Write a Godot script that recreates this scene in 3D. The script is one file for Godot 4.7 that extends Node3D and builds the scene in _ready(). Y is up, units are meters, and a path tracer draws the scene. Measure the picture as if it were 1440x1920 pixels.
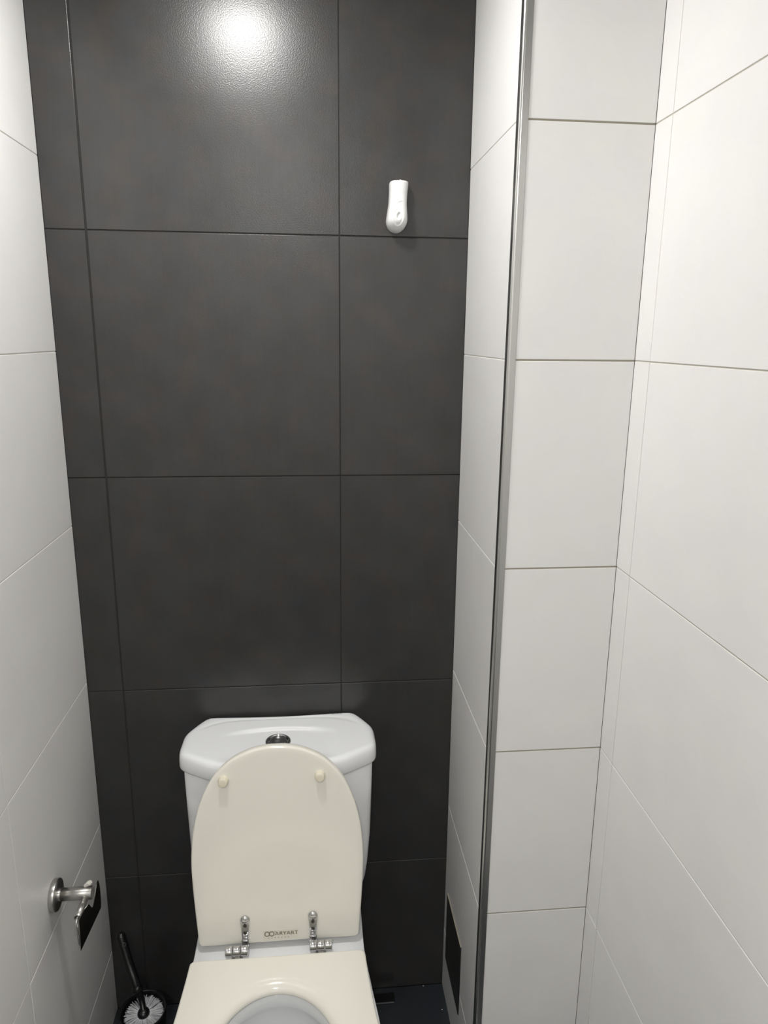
extends Node3D
# A narrow tiled toilet: dark tiled back wall, white side walls, a boxed-in pillar on the right,
# a close-coupled toilet with its lid up. Metres, y up; back wall is z = 0, the room runs towards +z.

const FL := -0.008            # floor
const CEIL := 2.20
const XL := -0.383            # left wall
const XP := 0.3815            # side of the pillar
const ZP := 0.3235            # front of the pillar
const XR := 0.5817            # right wall
const ZF := 2.75              # wall behind the camera
const TX := 0.0115            # centre line of the toilet

var mats := {}
var tile_meshes := {}
var rng := RandomNumberGenerator.new()

func _ready() -> void:
	rng.seed = 7
	set_camera_and_light()
	make_materials()
	build_room()
	build_trim()
	build_toilet()
	build_access_panel()
	build_roll_holder()
	build_freshener()
	build_brush()
	build_floor_bits()

# ------------------------------------------------------------------ camera and light
func set_camera_and_light() -> void:
	var cam := Camera3D.new()
	cam.name = "camera"
	add_child(cam)
	cam.position = Vector3(0.0853, 1.5168, 1.4215)
	cam.rotation = Vector3(-0.2370, -0.1002, 0.0102)
	cam.fov = rad_to_deg(2.0 * atan(960.0 / 1359.5))
	cam.near = 0.02
	cam.far = 30.0
	cam.current = true
	var env := Environment.new()
	env.background_mode = Environment.BG_COLOR
	env.background_color = Color(0, 0, 0)
	env.tonemap_mode = Environment.TONE_MAPPER_LINEAR
	env.tonemap_exposure = 1.0
	env.sdfgi_enabled = true
	env.ssao_enabled = true
	env.ssil_enabled = true
	var we := WorldEnvironment.new()
	we.name = "environment"
	we.environment = env
	add_child(we)
	# two round ceiling lamps in a row: one over the toilet, one behind the camera
	ceiling_lamp(Vector3(-0.055, CEIL, 0.43), 0.055, 0.74, "round white ceiling lamp over the toilet")
	ceiling_lamp(Vector3(-0.02, CEIL, 2.02), 0.055, 1.36, "round white ceiling lamp at the far end from the toilet")

func ceiling_lamp(at: Vector3, r: float, energy: float, label: String) -> void:
	var t := thing("ceiling_lamp", label, "lamp", at, "ceiling lamps")
	var ring := lathe([Vector2(r, -0.001), Vector2(r + 0.012, -0.001), Vector2(r + 0.012, -0.012), Vector2(r + 0.009, -0.016), Vector2(r + 0.003, -0.016), Vector2(r, -0.013)], 48, true)
	part("ring", ring, mat("lamp_ring", Color(0.9, 0.9, 0.9), 0.4), t)
	var glow := mat("lamp_glow", Color(0.95, 0.95, 0.95), 0.5)
	glow.emission_enabled = true
	glow.emission = Color(1.0, 0.995, 0.985)
	glow.emission_energy_multiplier = 3.0
	part("diffuser", lathe([Vector2(0, -0.002), Vector2(r, -0.002), Vector2(r, -0.010), Vector2(r * 0.5, -0.0115), Vector2(0, -0.012)], 48), glow, t)
	var l := AreaLight3D.new()
	l.name = "lamp_light"
	l.area_size = Vector2(r * 1.75, r * 1.75)
	l.light_energy = energy
	l.light_color = Color(1.0, 0.995, 0.985)
	l.shadow_enabled = true
	l.area_range = 8.0
	l.area_attenuation = 2.0
	l.rotation = Vector3(-PI / 2.0, 0, 0)
	l.position = Vector3(0, -0.018, 0)
	t.add_child(l)

# ------------------------------------------------------------------ nodes
var used := {}
func numbered(called: String) -> String:
	var n: int = used.get(called, 0)
	used[called] = n + 1
	return called if n == 0 else "%s_%03d" % [called, n]

func thing(called: String, label: String, category: String, at: Vector3, group := "") -> Node3D:
	var o := Node3D.new()
	o.name = numbered(called)
	add_child(o)
	o.position = at
	o.set_meta("label", label)
	o.set_meta("category", category)
	if group != "":
		o.set_meta("group", group)
	return o

func part(called: String, mesh: Mesh, m: Material, parent: Node3D) -> MeshInstance3D:
	var o := MeshInstance3D.new()
	o.name = called
	o.mesh = mesh
	o.material_override = m
	parent.add_child(o, true)
	return o

func mat(called: String, color: Color, rough: float, metal := 0.0) -> StandardMaterial3D:
	if mats.has(called):
		return mats[called]
	var m := StandardMaterial3D.new()
	m.resource_name = called
	m.albedo_color = color
	m.roughness = rough
	m.metallic = metal
	mats[called] = m
	return m

# ------------------------------------------------------------------ meshes
func commit(tris: PackedVector3Array, smooth := true) -> ArrayMesh:
	# closed shapes: turn all faces outwards (front faces run clockwise)
	var vol := 0.0
	var c := Vector3.ZERO
	for v in tris:
		c += v
	c /= maxf(1.0, tris.size())
	for i in range(0, tris.size(), 3):
		vol += (tris[i] - c).dot((tris[i + 1] - c).cross(tris[i + 2] - c))
	var st := SurfaceTool.new()
	st.begin(Mesh.PRIMITIVE_TRIANGLES)
	st.set_smooth_group(0 if smooth else -1)
	for i in range(0, tris.size(), 3):
		if (tris[i + 1] - tris[i]).cross(tris[i + 2] - tris[i]).length() < 1e-14:
			continue
		st.add_vertex(tris[i])
		if vol > 0.0:
			st.add_vertex(tris[i + 2])
			st.add_vertex(tris[i + 1])
		else:
			st.add_vertex(tris[i + 1])
			st.add_vertex(tris[i + 2])
	st.generate_normals()
	return st.commit()

func quad(t: PackedVector3Array, a: Vector3, b: Vector3, c: Vector3, d: Vector3) -> void:
	t.append(a); t.append(b); t.append(c)
	t.append(a); t.append(c); t.append(d)

func loft_tris(rings: Array, cap_first: bool, cap_last: bool, loop := false) -> PackedVector3Array:
	var t := PackedVector3Array()
	var n: int = rings[0].size()
	var count: int = rings.size()
	for k in (count if loop else count - 1):
		var a: PackedVector3Array = rings[k]
		var b: PackedVector3Array = rings[(k + 1) % count]
		for i in n:
			var j := (i + 1) % n
			quad(t, a[i], a[j], b[j], b[i])
	for e in 2:
		if (e == 0 and cap_first) or (e == 1 and cap_last):
			var r: PackedVector3Array = rings[0] if e == 0 else rings[count - 1]
			var c := Vector3.ZERO
			for v in r:
				c += v
			c /= n
			for i in n:
				var j := (i + 1) % n
				if e == 0:
					t.append(c); t.append(r[j]); t.append(r[i])
				else:
					t.append(c); t.append(r[i]); t.append(r[j])
	return t

func loft(rings: Array, cap_first := true, cap_last := true, loop := false) -> ArrayMesh:
	return commit(loft_tris(rings, cap_first, cap_last, loop))

# profile of (radius, height) turned round the y axis
func lathe_tris(profile: Array, seg: int, loop := false) -> PackedVector3Array:
	var rings := []
	for p in profile:
		var r := PackedVector3Array()
		for i in seg:
			var a := TAU * i / seg
			r.append(Vector3(cos(a) * p.x, p.y, sin(a) * p.x))
		rings.append(r)
	return loft_tris(rings, not loop, not loop, loop)

func lathe(profile: Array, seg: int, loop := false) -> ArrayMesh:
	return commit(lathe_tris(profile, seg, loop))

func moved(t: PackedVector3Array, x: Transform3D) -> PackedVector3Array:
	var out := PackedVector3Array()
	for v in t:
		out.append(x * v)
	return out

# turned round an axis that points along dir, from at
func along(dir: Vector3, at: Vector3) -> Transform3D:
	var y := dir.normalized()
	var x := y.cross(Vector3(0.123, 0.31, 0.94)).normalized()
	return Transform3D(Basis(x, y, x.cross(y)), at)

func tube_tris(path: Array, radii: Array, seg := 14) -> PackedVector3Array:
	var rings := []
	var side := Vector3.ZERO
	for i in path.size():
		var d: Vector3 = path[mini(i + 1, path.size() - 1)] - path[maxi(i - 1, 0)]
		d = d.normalized()
		if side == Vector3.ZERO:
			side = d.cross(Vector3(0.2, 0.3, 0.93)).normalized()
		side = (side - d * side.dot(d)).normalized()
		var up := d.cross(side)
		var r := PackedVector3Array()
		for k in seg:
			var a := TAU * k / seg
			r.append(path[i] + (side * cos(a) + up * sin(a)) * float(radii[i]))
		rings.append(r)
	return loft_tris(rings, true, true)

func smooth_path(pts: Array, n: int) -> Array:
	var out := []
	for i in pts.size() - 1:
		var a = pts[maxi(i - 1, 0)]
		var b = pts[i]
		var c = pts[i + 1]
		var d = pts[mini(i + 2, pts.size() - 1)]
		for k in n:
			out.append(b.cubic_interpolate(c, a, d, float(k) / n))
	out.append(pts[pts.size() - 1])
	return out

# a block with chamfered edges between two corners
func block(a: Vector3, b: Vector3, bevel: float) -> PackedVector3Array:
	var c := (a + b) / 2.0
	var h := (b - a) / 2.0
	var rings := []
	for k in [[-1.0, bevel], [-1.0, 0.0], [1.0, 0.0], [1.0, bevel]]:
		pass
	for lv in [[-h.y, bevel], [-h.y + bevel, 0.0], [h.y - bevel, 0.0], [h.y, bevel]]:
		var ins: float = lv[1]
		var x: float = h.x - ins
		var z: float = h.z - ins
		var e: float = bevel
		var r := PackedVector3Array()
		for p in [[x, z - e], [x - e, z], [-x + e, z], [-x, z - e], [-x, -z + e], [-x + e, -z], [x - e, -z], [x, -z + e]]:
			r.append(c + Vector3(p[0], lv[0], p[1]))
		rings.append(r)
	return loft_tris(rings, true, true)

# flat outline (points in x, y) given thickness along z, edges chamfered
func plate_tris(outline: PackedVector2Array, z0: float, z1: float, bevel: float) -> PackedVector3Array:
	var inner := outline
	if bevel > 0.0:
		var shrunk := Geometry2D.offset_polygon(outline, -bevel)
		if shrunk.size() > 0 and shrunk[0].size() == outline.size():
			inner = nearest_order(outline, shrunk[0])
		else:
			inner = scaled_in(outline, bevel)
	var rings := []
	for lv in [[inner, z0], [outline, z0 + bevel], [outline, z1 - bevel], [inner, z1]]:
		var r := PackedVector3Array()
		for p in lv[0]:
			r.append(Vector3(p.x, p.y, lv[1]))
		rings.append(r)
	var t := loft_tris(rings, false, false)
	var idx := Geometry2D.triangulate_polygon(inner)
	for i in range(0, idx.size(), 3):
		var a := inner[idx[i]]
		var b := inner[idx[i + 1]]
		var c := inner[idx[i + 2]]
		var flip := (b - a).cross(c - a) < 0.0
		if flip != Geometry2D.is_polygon_clockwise(outline):
			var s := b
			b = c
			c = s
		t.append(Vector3(a.x, a.y, z0)); t.append(Vector3(c.x, c.y, z0)); t.append(Vector3(b.x, b.y, z0))
		t.append(Vector3(a.x, a.y, z1)); t.append(Vector3(b.x, b.y, z1)); t.append(Vector3(c.x, c.y, z1))
	return t

func nearest_order(a: PackedVector2Array, b: PackedVector2Array) -> PackedVector2Array:
	var out := PackedVector2Array()
	for p in a:
		var best := b[0]
		for q in b:
			if q.distance_squared_to(p) < best.distance_squared_to(p):
				best = q
		out.append(best)
	return out

func scaled_in(a: PackedVector2Array, by: float) -> PackedVector2Array:
	var c := Vector2.ZERO
	for p in a:
		c += p
	c /= a.size()
	var out := PackedVector2Array()
	for p in a:
		out.append(p - (p - c).normalized() * by)
	return out

# half outline in (x >= 0, z), rear to front, made smooth and mirrored: a closed loop
func mirrored(half: Array, n: int) -> PackedVector2Array:
	var s := smooth_path(half, n)
	var out := PackedVector2Array()
	for p in s:
		out.append(p)
	for i in range(s.size() - 2, 0, -1):
		out.append(Vector2(-s[i].x, s[i].y))
	return out

# distance from c to a closed outline in the direction of an angle
func reach(poly: PackedVector2Array, c: Vector2, ang: float) -> float:
	var d := Vector2(cos(ang), sin(ang))
	var best := 0.0
	for i in poly.size():
		var a := poly[i] - c
		var e := poly[(i + 1) % poly.size()] - poly[i]
		var den := d.cross(e)
		if absf(den) < 1e-12:
			continue
		var t := a.cross(e) / den
		var u := a.cross(d) / den
		if u >= -1e-6 and u <= 1.000001 and t > best:
			best = t
	return best

func polar(poly: PackedVector2Array, c: Vector2, n: int) -> PackedFloat32Array:
	var out := PackedFloat32Array()
	for i in n:
		out.append(reach(poly, c, TAU * i / n))
	return out

# ------------------------------------------------------------------ materials
func noise(seed_value: int, freq: float, oct := 4) -> FastNoiseLite:
	var n := FastNoiseLite.new()
	n.seed = seed_value
	n.noise_type = FastNoiseLite.TYPE_SIMPLEX_SMOOTH
	n.frequency = freq
	n.fractal_octaves = oct
	return n

func texture(img: Image) -> ImageTexture:
	img.generate_mipmaps()
	return ImageTexture.create_from_image(img)

# tiles sideways and upwards: blends the noise with a copy one period away
func looped(n: FastNoiseLite, x: float, y: float, w: float, h: float) -> float:
	var u := x / w
	var v := y / h
	return lerpf(lerpf(n.get_noise_2d(x, y), n.get_noise_2d(x - w, y), u), lerpf(n.get_noise_2d(x, y - h), n.get_noise_2d(x - w, y - h), u), v)

func make_materials() -> void:
	# dark stoneware: cloudy brown-grey with faint upright brush marks, fine pitted surface
	var size := 1024
	var cloud := noise(11, 0.004, 4).get_seamless_image(size, size).get_data()
	var cloud2 := noise(12, 0.007, 3).get_seamless_image(size, size).get_data()
	var streak_i := noise(13, 0.045, 3).get_seamless_image(size, size / 16)
	streak_i.resize(size, size, Image.INTERPOLATE_BILINEAR)
	var streak := streak_i.get_data()
	var peel := noise(14, 0.16, 2).get_seamless_image(size, size).get_data()
	var cb := PackedByteArray()
	var hb := PackedByteArray()
	cb.resize(size * size * 3)
	hb.resize(size * size)
	for i in size * size:
		var a := cloud[i] / 127.5 - 1.0
		var b := cloud2[i] / 127.5 - 1.0
		var s := streak[i] / 127.5 - 1.0
		var k := peel[i] / 127.5 - 1.0
		var f := 1.0 + 0.075 * a + 0.022 * s + 0.008 * k
		cb[i * 3] = int(255.0 * clampf((0.890 + 0.040 * b) * f, 0, 1))
		cb[i * 3 + 1] = int(255.0 * clampf((0.890 + 0.006 * b) * f, 0, 1))
		cb[i * 3 + 2] = int(255.0 * clampf((0.890 - 0.034 * b) * f, 0, 1))
		hb[i] = int(255.0 * clampf(0.5 + 0.42 * k, 0, 1))
	var col := Image.create_from_data(size, size, false, Image.FORMAT_RGB8, cb)
	var hgt := Image.create_from_data(size, size, false, Image.FORMAT_L8, hb)
	var dark := mat("dark_stoneware", Color(0.232, 0.2265, 0.224), 0.29)
	dark.metallic_specular = 0.50
	dark.albedo_texture = texture(col)
	dark.heightmap_enabled = true
	dark.heightmap_texture = texture(hgt)
	dark.heightmap_scale = 0.013
	# satin white wall tile, faintly uneven
	var w1 := noise(21, 0.009, 4)
	var w2 := noise(22, 0.02, 3)
	var wcol := Image.create(256, 256, true, Image.FORMAT_RGB8)
	for y in 256:
		for x in 256:
			var a := looped(w1, x, y, 256, 256)
			var b := looped(w2, x, y, 256, 256)
			var f := 1.0 + 0.018 * a
			wcol.set_pixel(x, y, Color(0.915 * f, (0.911 + 0.004 * b) * f, (0.904 - 0.010 * b) * f))
	var white := mat("white_wall_tile", Color(1, 1, 1), 0.34)
	white.albedo_texture = texture(wcol)
	mat("pale_grout", Color(0.86, 0.85, 0.82), 0.9)
	mat("grey_grout", Color(0.73, 0.715, 0.67), 0.9)
	mat("stained_grout", Color(0.62, 0.60, 0.54), 0.9)
	mat("dark_grout", Color(0.16, 0.157, 0.15), 0.9)
	mat("ceiling_paint", Color(0.90, 0.90, 0.89), 0.9)
	var floor_m := mat("floor_stoneware", Color(0.155, 0.175, 0.195), 0.16)
	floor_m.metallic_specular = 0.6
	mat("brushed_aluminium", Color(0.74, 0.74, 0.73), 0.22, 1.0)
	var ceramic := mat("glazed_ceramic", Color(0.945, 0.95, 0.955), 0.09)
	ceramic.metallic_specular = 0.5
	mat("ivory_lacquer", Color(0.935, 0.922, 0.88), 0.14)
	mat("chrome", Color(0.80, 0.80, 0.80), 0.10, 1.0)
	mat("polished_steel", Color(0.62, 0.61, 0.59), 0.16, 1.0)
	mat("cream_rubber", Color(0.89, 0.86, 0.78), 0.5)
	mat("white_plastic", Color(0.90, 0.90, 0.895), 0.35)
	mat("black_plastic", Color(0.06, 0.06, 0.062), 0.3)

# ------------------------------------------------------------------ room
func tile_mesh(w: float, h: float, bevel: float, depth: float, shift: Vector2) -> ArrayMesh:
	var key := "%.4f %.4f %.4f %.2f %.2f" % [w, h, bevel, shift.x, shift.y]
	if tile_meshes.has(key):
		return tile_meshes[key]
	var st := SurfaceTool.new()
	st.begin(Mesh.PRIMITIVE_TRIANGLES)
	var lv := [[0.0, -depth], [0.0, -bevel], [bevel * 0.35, -bevel * 0.32], [bevel, 0.0]]
	var rings := []
	for l in lv:
		var x: float = w / 2.0 - l[0]
		var y: float = h / 2.0 - l[0]
		rings.append([Vector3(-x, -y, l[1]), Vector3(x, -y, l[1]), Vector3(x, y, l[1]), Vector3(-x, y, l[1])])
	for k in 3:
		for i in 4:
			var j := (i + 1) % 4
			var q := [rings[k][i], rings[k][j], rings[k + 1][j], rings[k + 1][i]]
			var nn: Vector3 = (q[1] - q[0]).cross(q[3] - q[0]).normalized()
			for o in [0, 2, 1, 0, 3, 2]:
				st.set_normal(nn)
				st.set_uv(Vector2(q[o].x, -q[o].y) / 0.45 + shift)
				st.add_vertex(q[o])
	for o in [0, 2, 1, 0, 3, 2]:
		var p: Vector3 = rings[3][o]
		st.set_normal(Vector3(0, 0, 1))
		st.set_uv(Vector2(p.x, -p.y) / 0.45 + shift)
		st.add_vertex(p)
	tile_meshes[key] = st.commit()
	return tile_meshes[key]

# a wall or floor slab with its tiles as children. at: one corner of the surface, right and up along it
func tiled(called: String, at: Vector3, right: Vector3, up: Vector3, us: Array, vs: Array, gap: float, bevel: float, m: Material, grout: Material, uneven: float, joint := 0.0012, thick := 0.08, extra := 0.0, gaps := []) -> MeshInstance3D:
	var n := right.cross(up)
	var u0: float = us[0]
	var u1: float = us[us.size() - 1]
	var v0: float = vs[0]
	var v1: float = vs[vs.size() - 1]
	var bt := PackedVector3Array()
	var c: Array = []
	for d in [-joint, -thick]:
		for q in [[u0 - extra, v0], [u1 + extra, v0], [u1 + extra, v1], [u0 - extra, v1]]:
			c.append(at + right * float(q[0]) + up * float(q[1]) + n * float(d))
	quad(bt, c[0], c[1], c[2], c[3])
	quad(bt, c[7], c[6], c[5], c[4])
	for i in 4:
		var j := (i + 1) % 4
		quad(bt, c[j], c[i], c[i + 4], c[j + 4])
	var wall := part(called, commit(bt, false), grout, self)
	wall.set_meta("kind", "structure")
	for i in us.size() - 1:
		for j in vs.size() - 1:
			var a: float = float(us[i]) + (((gaps[i] if gaps else gap) / 2.0) if i > 0 else 0.0002)
			var b: float = float(us[i + 1]) - (((gaps[i + 1] if gaps else gap) / 2.0) if i < us.size() - 2 else 0.0002)
			var e: float = float(vs[j]) + (gap / 2.0 if j > 0 else 0.0003)
			var f: float = float(vs[j + 1]) - (gap / 2.0 if j < vs.size() - 2 else 0.0003)
			var shift := Vector2(rng.randi() % 4, rng.randi() % 4) * 0.27
			var o := part("tile", tile_mesh(b - a, f - e, bevel, joint + 0.0012, shift), m, wall)
			var tilt := Basis(Vector3(1, 0, 0), rng.randf_range(-1, 1) * uneven * 1.4) * Basis(Vector3(0, 1, 0), rng.randf_range(-1, 1) * uneven * 1.4)
			o.transform = Transform3D(Basis(right, up, n) * tilt, at + right * ((a + b) / 2.0) + up * ((e + f) / 2.0) + n * rng.randf_range(-uneven, uneven) * 0.3)
	return wall

func build_room() -> void:
	var rows := [FL]
	for i in range(5, -2, -1):
		rows.append(1.8172 - 0.3326 * i)
	rows.append(CEIL)
	var white: Material = mats.white_wall_tile
	var pale: Material = mats.pale_grout
	# dark back wall
	tiled("wall_back", Vector3(0, 0, 0), Vector3.RIGHT, Vector3.UP, [XL, -0.3117, 0.1403, XP], [FL, 0.3473, 0.7973, 1.2473, 1.6973, 2.1473, CEIL], 0.0020, 0.0009, mats.dark_stoneware, mats.dark_grout, 0.0005, 0.0014, 0.08, 0.06, [0.0, 0.0032, 0.0016, 0.0])
	# white side walls
	tiled("wall_left", Vector3(XL, 0, 0), Vector3(0, 0, -1), Vector3.UP, [-ZF, -2.2054, -1.6054, -1.0054, -0.4054, 0.0], rows, 0.0018, 0.0007, white, pale, 0.0003)
	tiled("wall_right", Vector3(XR, 0, 0), Vector3(0, 0, 1), Vector3.UP, [ZP, 0.3745, 0.9745, 1.5745, 2.1745, ZF], rows, 0.0018, 0.0007, white, mats.grey_grout, 0.0003, 0.0012, 0.08, 0.05)
	tiled("wall_pillar_side", Vector3(XP, 0, 0), Vector3(0, 0, 1), Vector3.UP, [0.0, ZP - 0.0125], rows, 0.0018, 0.0007, white, pale, 0.0003, 0.0012, 0.05)
	tiled("wall_pillar_front", Vector3(0, 0, ZP), Vector3.RIGHT, Vector3.UP, [XP + 0.0125, XR], rows, 0.0026, 0.0007, white, mats.stained_grout, 0.0004, 0.0012, 0.05)
	tiled("wall_front", Vector3(0, 0, ZF), Vector3.LEFT, Vector3.UP, [-XR, 0.0, -XL], rows, 0.0018, 0.0007, white, pale, 0.0003, 0.0012, 0.08, 0.08)
	# dark glossy floor
	tiled("floor", Vector3(0, FL, 0), Vector3.RIGHT, Vector3(0, 0, -1), [XL, 0.02, 0.47, XR], [-ZF, -2.25, -1.80, -1.35, -0.90, -0.45, 0.0], 0.0020, 0.0008, mats.floor_stoneware, mats.dark_grout, 0.0002, 0.0010, 0.08, 0.08)
	var ceil_mesh := commit(block(Vector3(XL - 0.08, CEIL, -0.08), Vector3(XR + 0.08, CEIL + 0.08, ZF + 0.08), 0.001), false)
	part("ceiling", ceil_mesh, mats.ceiling_paint, self).set_meta("kind", "structure")

func build_trim() -> void:
	# metal corner profile up the edge of the pillar: narrow side lip, rounded nose, flat front
	var prof := PackedVector2Array()
	var x0 := XP - 0.0012
	var z1 := ZP + 0.0012
	prof.append(Vector2(x0, ZP - 0.0122))
	prof.append(Vector2(x0, ZP - 0.0062))
	for i in 11:
		var a := PI / 2.0 * i / 10.0
		prof.append(Vector2(x0 + 0.0050 - 0.0050 * cos(a), z1 - 0.0050 + 0.0050 * sin(a)))
	prof.append(Vector2(XP + 0.0122, z1))
	prof.append(Vector2(XP + 0.0122, ZP - 0.006))
	prof.append(Vector2(XP + 0.006, ZP - 0.0122))
	var rings := []
	for y in [FL, CEIL]:
		var r := PackedVector3Array()
		for p in prof:
			r.append(Vector3(p.x, y, p.y))
		rings.append(r)
	var t := loft_tris(rings, true, true)
	var o := part("trim_1", commit(t, false), mats.brushed_aluminium, self)
	o.set_meta("kind", "structure")

# ------------------------------------------------------------------ toilet
func build_toilet() -> void:
	var t := thing("toilet", "white ceramic close-coupled toilet with its cream lid raised against the cistern", "toilet", Vector3(TX, FL, 0))
	var up := -FL        # heights below are measured from y = 0
	var ceramic: Material = mats.glazed_ceramic
	var ivory: Material = mats.ivory_lacquer
	# --- cistern
	var plan := mirrored([Vector2(0, 0.004), Vector2(0.08, 0.004), Vector2(0.148, 0.004), Vector2(0.163, 0.0115), Vector2(0.183, 0.045), Vector2(0.1925, 0.068), Vector2(0.194, 0.095), Vector2(0.1935, 0.124), Vector2(0.186, 0.142), Vector2(0.160, 0.161), Vector2(0.118, 0.185), Vector2(0.06, 0.2015), Vector2(0, 0.206)], 8)
	var mid := Vector2(0, 0.10)
	var nn := 160
	var pr := polar(plan, mid, nn)
	var rings := []
	for lv in [[0.384, 0.74, 0.70], [0.386, 0.79, 0.76], [0.392, 0.835, 0.80], [0.402, 0.868, 0.83], [0.42, 0.892, 0.85], [0.454, 0.915, 0.865], [0.52, 0.940, 0.885], [0.60, 0.951, 0.905], [0.697, 0.960, 0.925]]:
		var r := PackedVector3Array()
		for i in nn:
			var a := TAU * i / nn
			var z := sin(a) * pr[i]
			r.append(Vector3(cos(a) * pr[i] * lv[1], lv[0] + up, mid.y + z * (float(lv[2]) if z > 0.0 else 0.99)))
		rings.append(r)
	part("cistern", loft(rings), ceramic, t)
	rings = []
	for lv in [[0.694, 0.010], [0.6935, 0.004], [0.6955, 0.0012], [0.699, 0.0], [0.712, 0.0003], [0.721, 0.0012], [0.7265, 0.0034], [0.7300, 0.0070], [0.7318, 0.0115], [0.7325, 0.0165]]:
		var r := PackedVector3Array()
		for i in nn:
			var a := TAU * i / nn
			var d: float = pr[i] - float(lv[1])
			r.append(Vector3(cos(a) * d, float(lv[0]) + up, mid.y + sin(a) * d))
		rings.append(r)
	for k in range(1, 41):
		var f := 1.0 - k / 41.0
		var r := PackedVector3Array()
		for i in nn:
			var a := TAU * i / nn
			var d: float = (pr[i] - 0.0165) * f
			var x := cos(a) * d
			var z := mid.y + sin(a) * d
			r.append(Vector3(x, 0.7325 + up + lid_relief(x, z), z))
		rings.append(r)
	var lid := part("cistern_lid", loft(rings), ceramic, t)
	var bt := Transform3D(Basis(), Vector3(-0.002, 0.7279 + up, 0.1065))
	var ring_t := lathe_tris([Vector2(0.0185, -0.003), Vector2(0.0250, -0.003), Vector2(0.0256, 0.0), Vector2(0.0250, 0.0024), Vector2(0.0232, 0.0040), Vector2(0.0212, 0.0044), Vector2(0.0196, 0.0036), Vector2(0.0188, 0.0016)], 64, true)
	part("button_ring", commit(moved(ring_t, bt)), mats.chrome, lid)
	var but_t := lathe_tris([Vector2(0.0183, -0.003), Vector2(0.0183, 0.0012), Vector2(0.0178, 0.0028), Vector2(0.0165, 0.0038), Vector2(0.0140, 0.0030), Vector2(0.0100, 0.0016), Vector2(0.005, 0.0008), Vector2(0.001, 0.0006)], 64)
	part("flush_button", commit(moved(but_t, bt)), mats.chrome, lid)
	# small grey printed mark at the back of the cistern lid: too faint to read, so only strokes
	var ink := mat("grey_print", Color(0.55, 0.56, 0.56), 0.6)
	var marks := PackedVector3Array()
	var wide := [0.0012, 0.0009, 0.0009, 0.0007, 0.0007, 0.0012, 0.0016, 0.0016, 0.0013, 0.0018]
	var px := 0.1075
	for i in wide.size():
		marks.append_array(block(Vector3(px, 0.7326 + up, 0.0125), Vector3(px + wide[i], 0.73275 + up, 0.0155), 0.00003))
		px += wide[i] + (0.0008 if i != 4 and i != 7 else 0.0016)
	part("printed_mark", commit(marks, false), ink, lid)
	# --- pan
	var rim := mirrored([Vector2(0, 0.03), Vector2(0.10, 0.03), Vector2(0.142, 0.036), Vector2(0.157, 0.06), Vector2(0.160, 0.13), Vector2(0.160, 0.21), Vector2(0.1605, 0.28), Vector2(0.168, 0.36), Vector2(0.177, 0.45), Vector2(0.172, 0.54), Vector2(0.143, 0.63), Vector2(0.085, 0.69), Vector2(0, 0.712)], 8)
	var pc := Vector2(0, 0.46)
	var rr := polar(rim, pc, nn)
	rings = []
	for lv in [[FL, 0.64, 0.60, 0.92], [0.012, 0.65, 0.61, 0.925], [0.10, 0.60, 0.55, 0.93], [0.20, 0.64, 0.60, 0.95], [0.28, 0.80, 0.78, 0.97], [0.335, 0.94, 0.93, 0.985], [0.362, 0.985, 0.985, 0.995], [0.376, 1.0, 1.0, 1.0], [0.381, 0.997, 0.997, 0.998], [0.384, 0.985, 0.985, 0.99]]:
		rings.append(pan_ring(rr, pc, nn, lv[0] + up, lv[1], lv[2], lv[3]))
	# across the rim to the bowl opening and down the inside
	for lv in [[0.384, 0.113, 0.150, 0.508], [0.382, 0.108, 0.145, 0.508], [0.372, 0.105, 0.142, 0.508], [0.355, 0.108, 0.146, 0.508], [0.34, 0.118, 0.156, 0.506], [0.28, 0.112, 0.150, 0.50], [0.22, 0.085, 0.115, 0.49], [0.17, 0.055, 0.075, 0.47], [0.14, 0.04, 0.055, 0.46], [0.12, 0.03, 0.04, 0.455]]:
		var r := PackedVector3Array()
		for i in nn:
			var a := TAU * i / nn
			# same angles about the pan's centre, so the quads across the rim stay even
			var e := PackedVector2Array()
			var c2 := Vector2(0, float(lv[3]))
			r.append(ellipse_reach(pc, c2, lv[1], lv[2], a, lv[0] + up))
		rings.append(r)
	part("pan", loft(rings), ceramic, t)
	# --- seat
	var so := mirrored([Vector2(0, 0.310), Vector2(0.10, 0.310), Vector2(0.1535, 0.3102), Vector2(0.1582, 0.3145), Vector2(0.1605, 0.35), Vector2(0.166, 0.42), Vector2(0.1745, 0.50), Vector2(0.172, 0.575), Vector2(0.150, 0.655), Vector2(0.09, 0.72), Vector2(0, 0.742)], 8)
	var sc := Vector2(0, 0.50)
	var sr := polar(so, sc, 240)
	rings = []
	for lv in [[0.3975, 0.004], [0.399, 0.001], [0.402, 0.0], [0.412, 0.0], [0.4148, 0.0009], [0.4166, 0.0028], [0.4170, 0.006]]:
		var r := PackedVector3Array()
		for i in 240:
			var a := TAU * i / 240.0
			var d: float = sr[i] - float(lv[1])
			r.append(Vector3(cos(a) * d, float(lv[0]) + up, sc.y + sin(a) * d))
		rings.append(r)
	for lv in [[0.4170, 0.024], [0.4163, 0.018], [0.4145, 0.0115], [0.4115, 0.006], [0.4075, 0.002], [0.403, 0.0], [0.3995, 0.0008], [0.3975, 0.004]]:
		var r := PackedVector3Array()
		for i in 240:
			var a := TAU * i / 240.0
			r.append(ellipse_reach(sc, Vector2(0, 0.512), 0.104 + float(lv[1]), 0.133 + float(lv[1]), a, float(lv[0]) + up))
		rings.append(r)
	var seat := part("seat", loft(rings, false, false, true), ivory, t)
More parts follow.
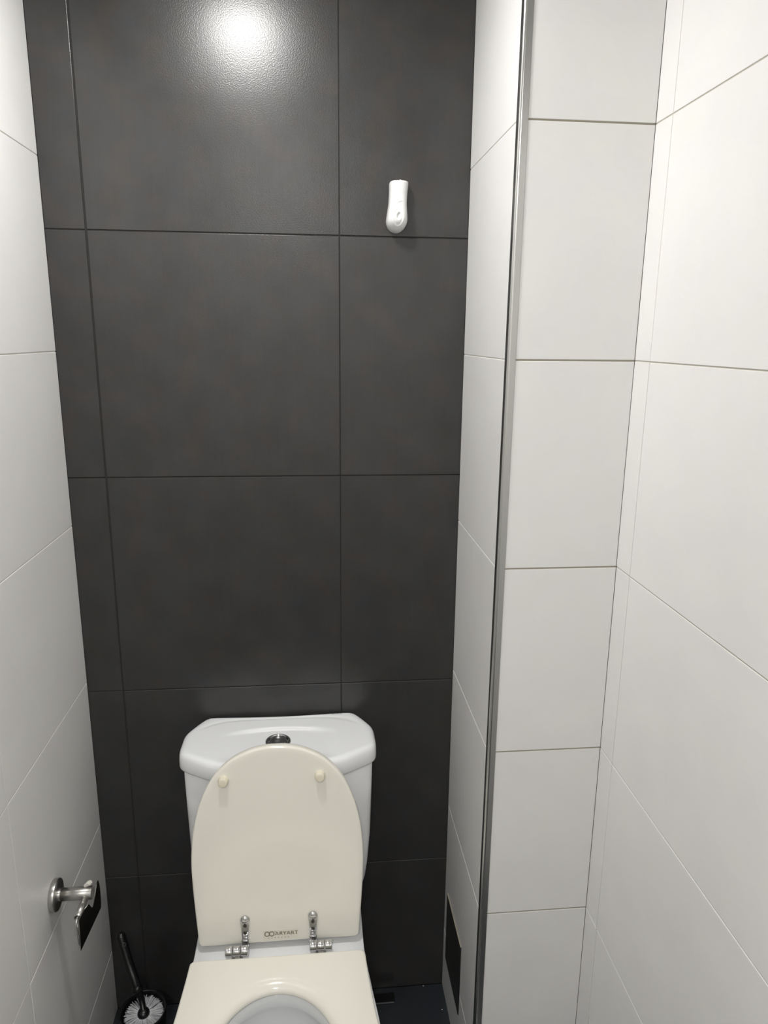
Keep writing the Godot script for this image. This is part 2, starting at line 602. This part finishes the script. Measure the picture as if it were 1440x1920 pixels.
	for s in [[-0.115, 0.40], [0.115, 0.40], [-0.14, 0.56], [0.14, 0.56]]:
		part("bumper", commit(moved(lathe_tris([Vector2(0.008, 0.0), Vector2(0.009, 0.003), Vector2(0.009, 0.0138), Vector2(0.0, 0.0138)], 20), Transform3D(Basis(), Vector3(s[0], 0.384 + up, s[1])))), mats.cream_rubber, seat)
	# --- raised lid: built flat (x, up the lid, out of the lid) and stood up
	var th := deg_to_rad(6.6)
	var lx := Transform3D(Basis(Vector3(1, 0, 0), Vector3(0, cos(th), -sin(th)), Vector3(0, sin(th), cos(th))), Vector3(0, 0.398 + up, 0.262))
	var half := [Vector2(0, 0.0), Vector2(0.08, 0.0), Vector2(0.1455, 0.0), Vector2(0.1505, 0.004), Vector2(0.1525, 0.03), Vector2(0.1555, 0.07), Vector2(0.1592, 0.13), Vector2(0.1597, 0.18), Vector2(0.154, 0.235), Vector2(0.1405, 0.286), Vector2(0.118, 0.331), Vector2(0.086, 0.364), Vector2(0.05, 0.382), Vector2(0.022, 0.3885), Vector2(0, 0.3895)]
	var lo := mirrored(half, 6)
	var lt := Vector2(0, 0.19)
	var lr := polar(lo, lt, 240)
	rings = []
	for lv in [[-0.018, 0.06], [-0.018, 0.014], [-0.018, 0.006], [-0.0172, 0.003], [-0.015, 0.0008], [-0.012, 0.0], [-0.005, 0.0], [-0.0022, 0.0006], [-0.0006, 0.002], [0.0, 0.0045], [0.0, 0.012], [0.0, 0.06]]:
		var r := PackedVector3Array()
		for i in 240:
			var a := TAU * i / 240.0
			var d: float = lr[i] - float(lv[1])
			r.append(lx * Vector3(cos(a) * d, lt.y + sin(a) * d, lv[0]))
		rings.append(r)
	var sl := part("seat_lid", loft(rings), ivory, t)
	for s in [[-0.0965, 0.3285], [0.0800, 0.3300]]:
		part("bumper", commit(moved(moved(lathe_tris([Vector2(0.0098, -0.001), Vector2(0.0098, 0.0022), Vector2(0.0088, 0.0035), Vector2(0.0082, 0.0105), Vector2(0.0077, 0.0116), Vector2(0.0072, 0.0122), Vector2(0.0066, 0.0124), Vector2(0.003, 0.0124)], 28), Transform3D(Basis(Vector3(1, 0, 0), PI / 2.0), Vector3(s[0], s[1], 0))), lx)), mats.cream_rubber, sl)
	# maker's sticker: cream label, two linked rings and the name
	var paper := mat("cream_sticker", Color(0.90, 0.885, 0.83), 0.45)
	var print_ink := mat("sticker_print", Color(0.52, 0.50, 0.44), 0.5)
	var sx := 0.002
	var sy := 0.0155
	part("sticker", commit(moved(block(Vector3(sx - 0.0325, sy - 0.0105, 0.0), Vector3(sx + 0.0325, sy + 0.0105, 0.0004), 0.0001), lx), false), paper, sl)
	for dx in [-0.0255, -0.0170]:
		part("ring_emblem", commit(moved(moved(lathe_tris([Vector2(0.0034, 0.0), Vector2(0.0053, 0.0), Vector2(0.0053, 0.0002), Vector2(0.0034, 0.0002)], 32, true), Transform3D(Basis(Vector3(1, 0, 0), PI / 2.0), Vector3(sx + dx, sy + 0.0025, 0.0004))), lx), false), print_ink, sl)
	part("registered_mark", commit(moved(moved(lathe_tris([Vector2(0.0006, 0.0), Vector2(0.0011, 0.0), Vector2(0.0011, 0.0002), Vector2(0.0006, 0.0002)], 16, true), Transform3D(Basis(Vector3(1, 0, 0), PI / 2.0), Vector3(sx - 0.0102, sy + 0.0068, 0.0004))), lx), false), print_ink, sl)
	var tm := TextMesh.new()
	tm.text = "ARYART"
	var sf := SystemFont.new()
	sf.font_names = PackedStringArray(["Droid Sans"])
	sf.font_weight = 700
	tm.font = sf
	tm.font_size = 32
	tm.pixel_size = 0.0084 / 23.0
	tm.depth = 0.0002
	tm.horizontal_alignment = HORIZONTAL_ALIGNMENT_CENTER
	tm.vertical_alignment = VERTICAL_ALIGNMENT_CENTER
	var tn := part("lettering", tm, print_ink, sl)
	tn.transform = lx * Transform3D(Basis().scaled(Vector3(1.0, 0.82, 1)), Vector3(sx + 0.0105, sy + 0.0026, 0.0005))
	var faint := mat("faint_print", Color(0.74, 0.725, 0.67), 0.5)
	var fm := PackedVector3Array()
	for i in 7:
		fm.append_array(moved(block(Vector3(sx - 0.024 + i * 0.0062, sy - 0.0070, 0.0004), Vector3(sx - 0.0218 + i * 0.0062, sy - 0.0046, 0.0006), 0.00005), lx))
	part("small_print", commit(fm, false), faint, sl)
	# --- hinges
	for side in [-1.0, 1.0]:
		var h := Node3D.new()
		h.name = "hinge"
		t.add_child(h, true)
		h.set_meta("label", "chrome lid hinge with two screws")
		var hx: float = 0.0635 * side - 0.0005
		var arm := PackedVector2Array()
		for i in 13:
			var a := PI * i / 12.0
			arm.append(Vector2(hx + 0.0088 * cos(a), 0.0510 + 0.0088 * sin(a)))
		for q in [[-0.0086, 0.046], [-0.0076, 0.034], [-0.0068, 0.020], [-0.0066, 0.006], [-0.0066, -0.004], [0.0066, -0.004], [0.0066, 0.006], [0.0068, 0.020], [0.0076, 0.034], [0.0086, 0.046]]:
			arm.append(Vector2(hx + q[0], q[1]))
		part("arm", commit(moved(plate_tris(arm, 0.0, 0.0042, 0.0012), lx), false), mats.chrome, h)
		# domed tip
		part("tip", commit(moved(moved(lathe_tris([Vector2(0.0084, 0.0), Vector2(0.0080, 0.0022), Vector2(0.0064, 0.0040), Vector2(0.0035, 0.0050), Vector2(0.0005, 0.0053)], 28), Transform3D(Basis(Vector3(1, 0, 0), PI / 2.0), Vector3(hx, 0.0520, 0.0022))), lx)), mats.chrome, h)
		for s in [0.0405, 0.0265]:
			part("screw", commit(moved(moved(lathe_tris([Vector2(0.0034, -0.001), Vector2(0.0034, 0.0006), Vector2(0.0026, 0.0012), Vector2(0.0014, 0.0006), Vector2(0.0002, 0.0)], 16), Transform3D(Basis(Vector3(1, 0, 0), PI / 2.0), Vector3(hx, s, 0.0042))), lx)), mat("screw_steel", Color(0.35, 0.34, 0.33), 0.3, 1.0), h)
		var ax := Vector3(hx, 0.4045 + up, 0.2835)
		# neck from the arm to the barrel
		var neck: Array = smooth_path([lx * Vector3(hx, 0.012, 0.002), lx * Vector3(hx, -0.002, 0.005), Vector3(hx, 0.4045 + up, 0.2800)], 4)
		var nr := []
		for p in neck:
			var r := PackedVector3Array()
			for q in [[-0.0066, -0.004], [0.0066, -0.004], [0.0066, 0.004], [-0.0066, 0.004]]:
				r.append(p + Vector3(q[0], q[1] * 0.3, q[1]))
			nr.append(r)
		part("neck", commit(loft_tris(nr, true, true), false), mats.chrome, h)
		for k in 3:
			var w := 0.0067
			var rad := 0.0092 if k != 1 else 0.0088
			var cx: float = hx + side * 0.0143 * k
			part("knuckle", commit(moved(lathe_tris([Vector2(rad - 0.0015, -w), Vector2(rad - 0.0004, -w + 0.0004), Vector2(rad, -w + 0.0014), Vector2(rad, w - 0.0014), Vector2(rad - 0.0004, w - 0.0004), Vector2(rad - 0.0015, w)], 32), Transform3D(Basis(Vector3(0, 0, 1), PI / 2.0), Vector3(cx, ax.y, ax.z)))), mats.chrome, h)
		part("post", commit(moved(lathe_tris([Vector2(0.0105, 0.0), Vector2(0.0105, 0.003), Vector2(0.006, 0.004), Vector2(0.006, 0.018)], 24), Transform3D(Basis(), Vector3(hx + side * 0.0143, 0.3838 + up, 0.2835)))), mats.chrome, h)

func ellipse_reach(c: Vector2, e: Vector2, rx: float, rz: float, a: float, y: float) -> Vector3:
	var d := Vector2(cos(a) / rx, sin(a) / rz)
	var o := Vector2((c.x - e.x) / rx, (c.y - e.y) / rz)
	var A := d.dot(d)
	var B := o.dot(d)
	var C := o.dot(o) - 1.0
	var t := (-B + sqrt(maxf(0.0, B * B - A * C))) / A
	return Vector3(c.x + cos(a) * t, y, c.y + sin(a) * t)

func pan_ring(rr: PackedFloat32Array, c: Vector2, n: int, y: float, sx: float, front: float, back: float) -> PackedVector3Array:
	var r := PackedVector3Array()
	for i in n:
		var a := TAU * i / n
		var z := sin(a) * rr[i]
		r.append(Vector3(cos(a) * rr[i] * sx, y, c.y + z * (front if z > 0.0 else back)))
	return r

# the top of the cistern lid: a thin groove behind, a step down to the button in front
func lid_relief(x: float, z: float) -> float:
	var ax := absf(x)
	var gz := 0.021 + 0.035 * pow(ax / 0.165, 5.0)
	var groove := -0.0016 * exp(-pow((z - gz) / 0.0035, 2.0)) * (1.0 - smoothstep(0.150, 0.17, ax))
	var sz := 0.061 + 1.6 * x * x
	var step := -0.0046 * smoothstep(sz - 0.006, sz + 0.006, z) * (1.0 - smoothstep(0.06, 0.125, ax)) * (1.0 - smoothstep(0.155, 0.185, z))
	return groove + step

# ------------------------------------------------------------------ the other things
func build_access_panel() -> void:
	var t := thing("access_panel", "small dark rectangular access panel low on the white tiled pillar side", "panel", Vector3(XP, 0.10, 0.11))
	part("door", commit(block(Vector3(-0.0022, 0.003, -0.0755), Vector3(0.0, 0.1775, 0.0735), 0.0006), false), mat("dark_panel", Color(0.15, 0.15, 0.15), 0.3), t)
	# thin lip along the top, dark gap along the front edge
	part("lip", commit(block(Vector3(-0.0024, 0.1775, -0.076), Vector3(0.0, 0.1797, 0.0758), 0.0004), false), mats.stained_grout, t)
	part("edge_strip", commit(block(Vector3(-0.0010, 0.002, 0.0735), Vector3(0.0, 0.1775, 0.0752), 0.0003), false), mats.dark_grout, t)

func build_roll_holder() -> void:
	var t := thing("toilet_roll_holder", "brushed steel toilet roll holder with a dark cover flap, empty, on the left tiled wall", "roll holder", Vector3(XL, 0.549, 0.280))
	var steel: Material = mat("brushed_steel", Color(0.74, 0.735, 0.72), 0.30, 1.0)
	var out := Basis(Vector3(0, 0, 1), -PI / 2.0)
	part("flange", commit(moved(lathe_tris([Vector2(0.0265, 0.0), Vector2(0.0275, 0.001), Vector2(0.0275, 0.0088), Vector2(0.0268, 0.0098), Vector2(0.013, 0.0100)], 48), Transform3D(out, Vector3.ZERO))), steel, t)
	part("post", commit(moved(lathe_tris([Vector2(0.0105, 0.008), Vector2(0.0105, 0.0135), Vector2(0.0098, 0.014), Vector2(0.0098, 0.0150), Vector2(0.0112, 0.0155), Vector2(0.0112, 0.0675), Vector2(0.0106, 0.068), Vector2(0.008, 0.068)], 36), Transform3D(out, Vector3.ZERO))), steel, t)
	# sleeve towards the room, open end
	var sl := lathe_tris([Vector2(0.0046, 0.0), Vector2(0.0056, 0.0), Vector2(0.0056, 0.047), Vector2(0.0046, 0.047)], 24, true)
	part("sleeve", commit(moved(sl, Transform3D(Basis(Vector3(1, 0, 0), PI / 2.0), Vector3(0.0575, -0.004, 0.006)))), steel, t)
	# wire: out of the sleeve, down, and back along below
	var wire: Array = smooth_path([Vector3(0.0575, -0.004, 0.045), Vector3(0.0578, -0.0045, 0.056), Vector3(0.058, -0.009, 0.0605), Vector3(0.0582, -0.030, 0.0620), Vector3(0.0590, -0.052, 0.0615), Vector3(0.0600, -0.058, 0.056), Vector3(0.0625, -0.0585, 0.030), Vector3(0.066, -0.0585, -0.018)], 5)
	var rad := []
	for p in wire:
		rad.append(0.0027)
	part("wire", commit(tube_tris(wire, rad, 12)), mats.chrome, t)
	# cover flap: thin sheet hanging from the sleeve, notched round the post
	var o := PackedVector2Array()
	for q in [[0.066, -0.060], [0.062, -0.001], [0.040, 0.000], [0.022, -0.004], [0.0165, -0.014], [0.0115, -0.022], [0.0065, -0.0225], [0.001, -0.018], [-0.007, -0.006], [-0.014, 0.004], [-0.0185, 0.009], [-0.0215, 0.007], [-0.0245, -0.004], [-0.0255, -0.020], [-0.0245, -0.040], [-0.022, -0.052]]:
		o.append(Vector2(q[0], q[1]))
	var turn := atan2(0.0105, 0.09)
	# outline (z, y) stood in the wall's direction, rear end turned a little away from the wall
	var zdir := Vector3(-sin(turn), 0, cos(turn))
	var fx := Transform3D(Basis(zdir, Vector3.UP, zdir.cross(Vector3.UP)), Vector3(0.0695, 0, 0))
	part("cover_flap", commit(moved(plate_tris(o, -0.0006, 0.0006, 0.0), fx), false), mats.polished_steel, t)
	# scrap of paper caught on the post
	var s := thing("paper_scrap", "tiny white paper scrap caught on top of the steel roll holder post", "scrap", Vector3(XL + 0.0605, 0.5612, 0.2775))
	var pt := PackedVector3Array()
	var sp: Array = [[-0.006, 0.0, 0.0026], [-0.003, 0.002, 0.0034], [0.0, 0.0042, 0.0042], [0.003, 0.006, 0.0046], [0.0055, 0.0085, 0.0030]]
	var path := []
	var rr := []
	for q in sp:
		path.append(Vector3(q[0], q[1], 0))
		rr.append(q[2])
	pt = tube_tris(path, rr, 7)
	part("scrap", commit(pt, false), mat("white_paper", Color(0.86, 0.85, 0.82), 0.9), s)

func build_freshener() -> void:
	var t := thing("air_freshener", "small white plastic air freshener stuck on the dark tiled wall", "air freshener", Vector3(0.2440, 1.7035, 0.0))
	var H := 0.0875
	var rings := []
	var nv := 150
	for k in nv + 1:
		var v := float(k) / nv
		# heights bunch up at both ends
		var y := H * (0.5 - 0.5 * cos(PI * v))
		var f := y / H
		var w := lerpf(0.0190, 0.0163, smoothstep(0.22, 0.62, f))
		w = lerpf(w, 0.0172, smoothstep(0.75, 0.97, f))
		var d := lerpf(0.0420, 0.0300, smoothstep(0.15, 0.75, f))
		# round foot, softly rounded head
		if f < 0.24:
			var q := sqrt(maxf(0.0, 1.0 - pow(1.0 - f / 0.24, 2.0)))
			w *= q
		if f < 0.30:
			d *= 0.12 + 0.88 * sqrt(maxf(0.0, 1.0 - pow(1.0 - f / 0.30, 2.0)))
		if f > 0.955:
			var q2 := sqrt(maxf(0.0, 1.0 - pow((f - 0.955) / 0.045, 2.0)))
			w *= 0.80 + 0.20 * q2
			d *= 0.72 + 0.28 * q2
		var lean := 0.0045 * f
		var r := PackedVector3Array()
		for i in 121:
			var a := -PI / 2.0 + PI * i / 120.0
			var x := signf(sin(a)) * absf(sin(a)) * w
			var z := pow(maxf(0.0, cos(a)), 0.48) * d
			# shallow oval hollow with a deeper drop-shaped vent in it
			var g := Vector2(x / 0.0095, (y - 0.0235) / 0.0155).length()
			z -= 0.0016 * (1.0 - smoothstep(0.78, 1.02, g)) * (1.0 if z > d * 0.3 else 0.0)
			var g2 := Vector2((x - 0.0008) / (0.0048 - 0.15 * maxf(0.0, y - 0.026)), (y - 0.0255) / 0.0072).length()
			z -= 0.0042 * (1.0 - smoothstep(0.55, 1.0, g2)) * (1.0 if z > d * 0.3 else 0.0)
			r.append(Vector3(x + lean, y, maxf(z, 0.0)))
		rings.append(r)
	var body := part("body", loft(rings), mats.white_plastic, t)
	var nub := lathe_tris([Vector2(0.0030, -0.001), Vector2(0.0024, 0.0012), Vector2(0.0012, 0.0024), Vector2(0.0, 0.0026)], 16)
	part("nub", commit(moved(nub, Transform3D(Basis(), Vector3(0.0060, H - 0.0002, 0.016)))), mats.white_plastic, body)
	part("moulded_mark", commit(moved(block(Vector3(-0.0050, -0.0003, -0.0005), Vector3(0.0050, 0.0003, 0.0004), 0.0001), Transform3D(Basis(Vector3(0, 0, 1), 0.66), Vector3(0.0030, 0.052, 0.0342))), false), mats.white_plastic, body)

func build_brush() -> void:
	var c := Vector3(-0.290, FL, 0.127)
	var cup := thing("brush_holder", "round black plastic toilet brush holder on the floor beside the toilet", "brush holder", c)
	part("cup", lathe([Vector2(0.0, 0.004), Vector2(0.036, 0.004), Vector2(0.040, 0.010), Vector2(0.0455, 0.118), Vector2(0.0460, 0.127), Vector2(0.0480, 0.1285), Vector2(0.0495, 0.127), Vector2(0.0485, 0.118), Vector2(0.0435, 0.006), Vector2(0.0425, 0.0), Vector2(0.0, 0.0)], 64), mats.black_plastic, cup)
	var t := thing("toilet_brush", "black toilet brush with a round head of white bristles standing in the holder", "brush", c + Vector3(0.002, 0.006, 0.002))
	# head tilted a little towards the room
	var tilt := Basis(Vector3(1, 0, 0), 0.16)
	var hc := Vector3(0, 0.112, 0)
	var hub := lathe_tris([Vector2(0.0, -0.105), Vector2(0.006, -0.104), Vector2(0.009, -0.09), Vector2(0.010, -0.03), Vector2(0.0125, -0.006), Vector2(0.0130, 0.002), Vector2(0.0115, 0.008), Vector2(0.007, 0.0115), Vector2(0.0, 0.0125)], 32)
	part("hub", commit(moved(hub, Transform3D(tilt, hc))), mats.black_plastic, t)
	var br := PackedVector3Array()
	var r := RandomNumberGenerator.new()
	r.seed = 31
	for layer in 7:
		var y := 0.002 - 0.009 * layer
		for k in 15:
			var base := TAU * (k + 0.5 * (layer % 2)) / 15.0 + r.randf_range(-0.05, 0.05)
			for b in 16:
				var a := base + r.randf_range(-0.17, 0.17)
				var rise := r.randf_range(-0.004, 0.004)
				var len := r.randf_range(0.0365, 0.0405)
				var d := Vector3(cos(a), 0, sin(a))
				var s := Vector3(-sin(a), 0, cos(a))
				var p0 := d * 0.0115 + Vector3(0, y, 0) + s * r.randf_range(-0.0012, 0.0012)
				var p1 := d * len + Vector3(0, y + rise - 0.002, 0)
				var w := 0.00042
				var q := []
				for e in [p0, p1]:
					q.append([e + s * w, e + Vector3(0, w, 0), e - s * w])
				for i in 3:
					var j := (i + 1) % 3
					quad(br, q[0][i], q[0][j], q[1][j], q[1][i])
				br.append(q[1][0]); br.append(q[1][1]); br.append(q[1][2])
	var bm := part("bristles", commit(moved(br, Transform3D(tilt, hc)), false), mat("white_bristle", Color(0.86, 0.86, 0.87), 0.6), t)
	bm.set_meta("kind", "stuff")
	# handle leaning into the corner, flattened grip with a hanging hole near its end
	var top := Vector3(-0.345, 0.252, 0.055) - t.position
	var path: Array = smooth_path([hc + Vector3(0, 0.006, 0), hc + Vector3(-0.006, 0.022, -0.014), hc.lerp(top, 0.30) + Vector3(0.001, 0.010, 0.0), hc.lerp(top, 0.6), hc.lerp(top, 0.85), top], 6)
	var rad := []
	for i in path.size():
		var f := float(i) / (path.size() - 1)
		rad.append(lerpf(0.0062, 0.0098, smoothstep(0.15, 0.5, f)) * (1.0 - 0.45 * smoothstep(0.93, 1.0, f)))
	var hd := part("handle", commit(tube_tris(path, rad, 20)), mats.black_plastic, t)
	var dir := (top - hc).normalized()
	part("collar", commit(moved(lathe_tris([Vector2(0.008, -0.006), Vector2(0.0105, -0.004), Vector2(0.0105, 0.004), Vector2(0.008, 0.006)], 24), along(dir, hc.lerp(top, 0.27) + Vector3(0.001, 0.008, 0)))), mats.black_plastic, t)
	var hole := lathe_tris([Vector2(0.0032, 0.0), Vector2(0.0048, 0.0), Vector2(0.0048, 0.0012), Vector2(0.0032, 0.0012)], 20, true)
	part("hanging_eye", commit(moved(hole, along(Vector3(0.35, 0.45, 0.8), hc.lerp(top, 0.86) + Vector3(0.35, 0.45, 0.8).normalized() * 0.0092))), mat("grey_plastic", Color(0.2, 0.2, 0.2), 0.35), hd)

func build_floor_bits() -> void:
	var t := thing("floor_patch", "small black rectangular patch on the dark floor against the back wall", "patch", Vector3(0.228, FL, 0.030))
	part("pad", commit(block(Vector3(-0.036, 0.0, -0.014), Vector3(0.034, 0.0016, 0.009), 0.0004), false), mat("black_rubber", Color(0.03, 0.03, 0.03), 0.9), t)
	part("edge_strip", commit(block(Vector3(-0.034, 0.0, 0.0105), Vector3(0.032, 0.0014, 0.0135), 0.0004), false), mat("grey_strip", Color(0.42, 0.42, 0.42), 0.5), t)
	for q in [[0.335, 0.004, "tiny white crumb on the floor at the foot of the dark wall"], [0.369, 0.071, "tiny white crumb on the floor at the foot of the pillar"]]:
		var c := thing("crumb", q[2], "crumb", Vector3(q[0], FL, q[1]), "crumbs on the floor")
		part("fleck", commit(block(Vector3(-0.0014, 0.0, -0.0009), Vector3(0.0014, 0.0014, 0.0009), 0.0004), false), mat("white_paper", Color(0.86, 0.85, 0.82), 0.9), c)
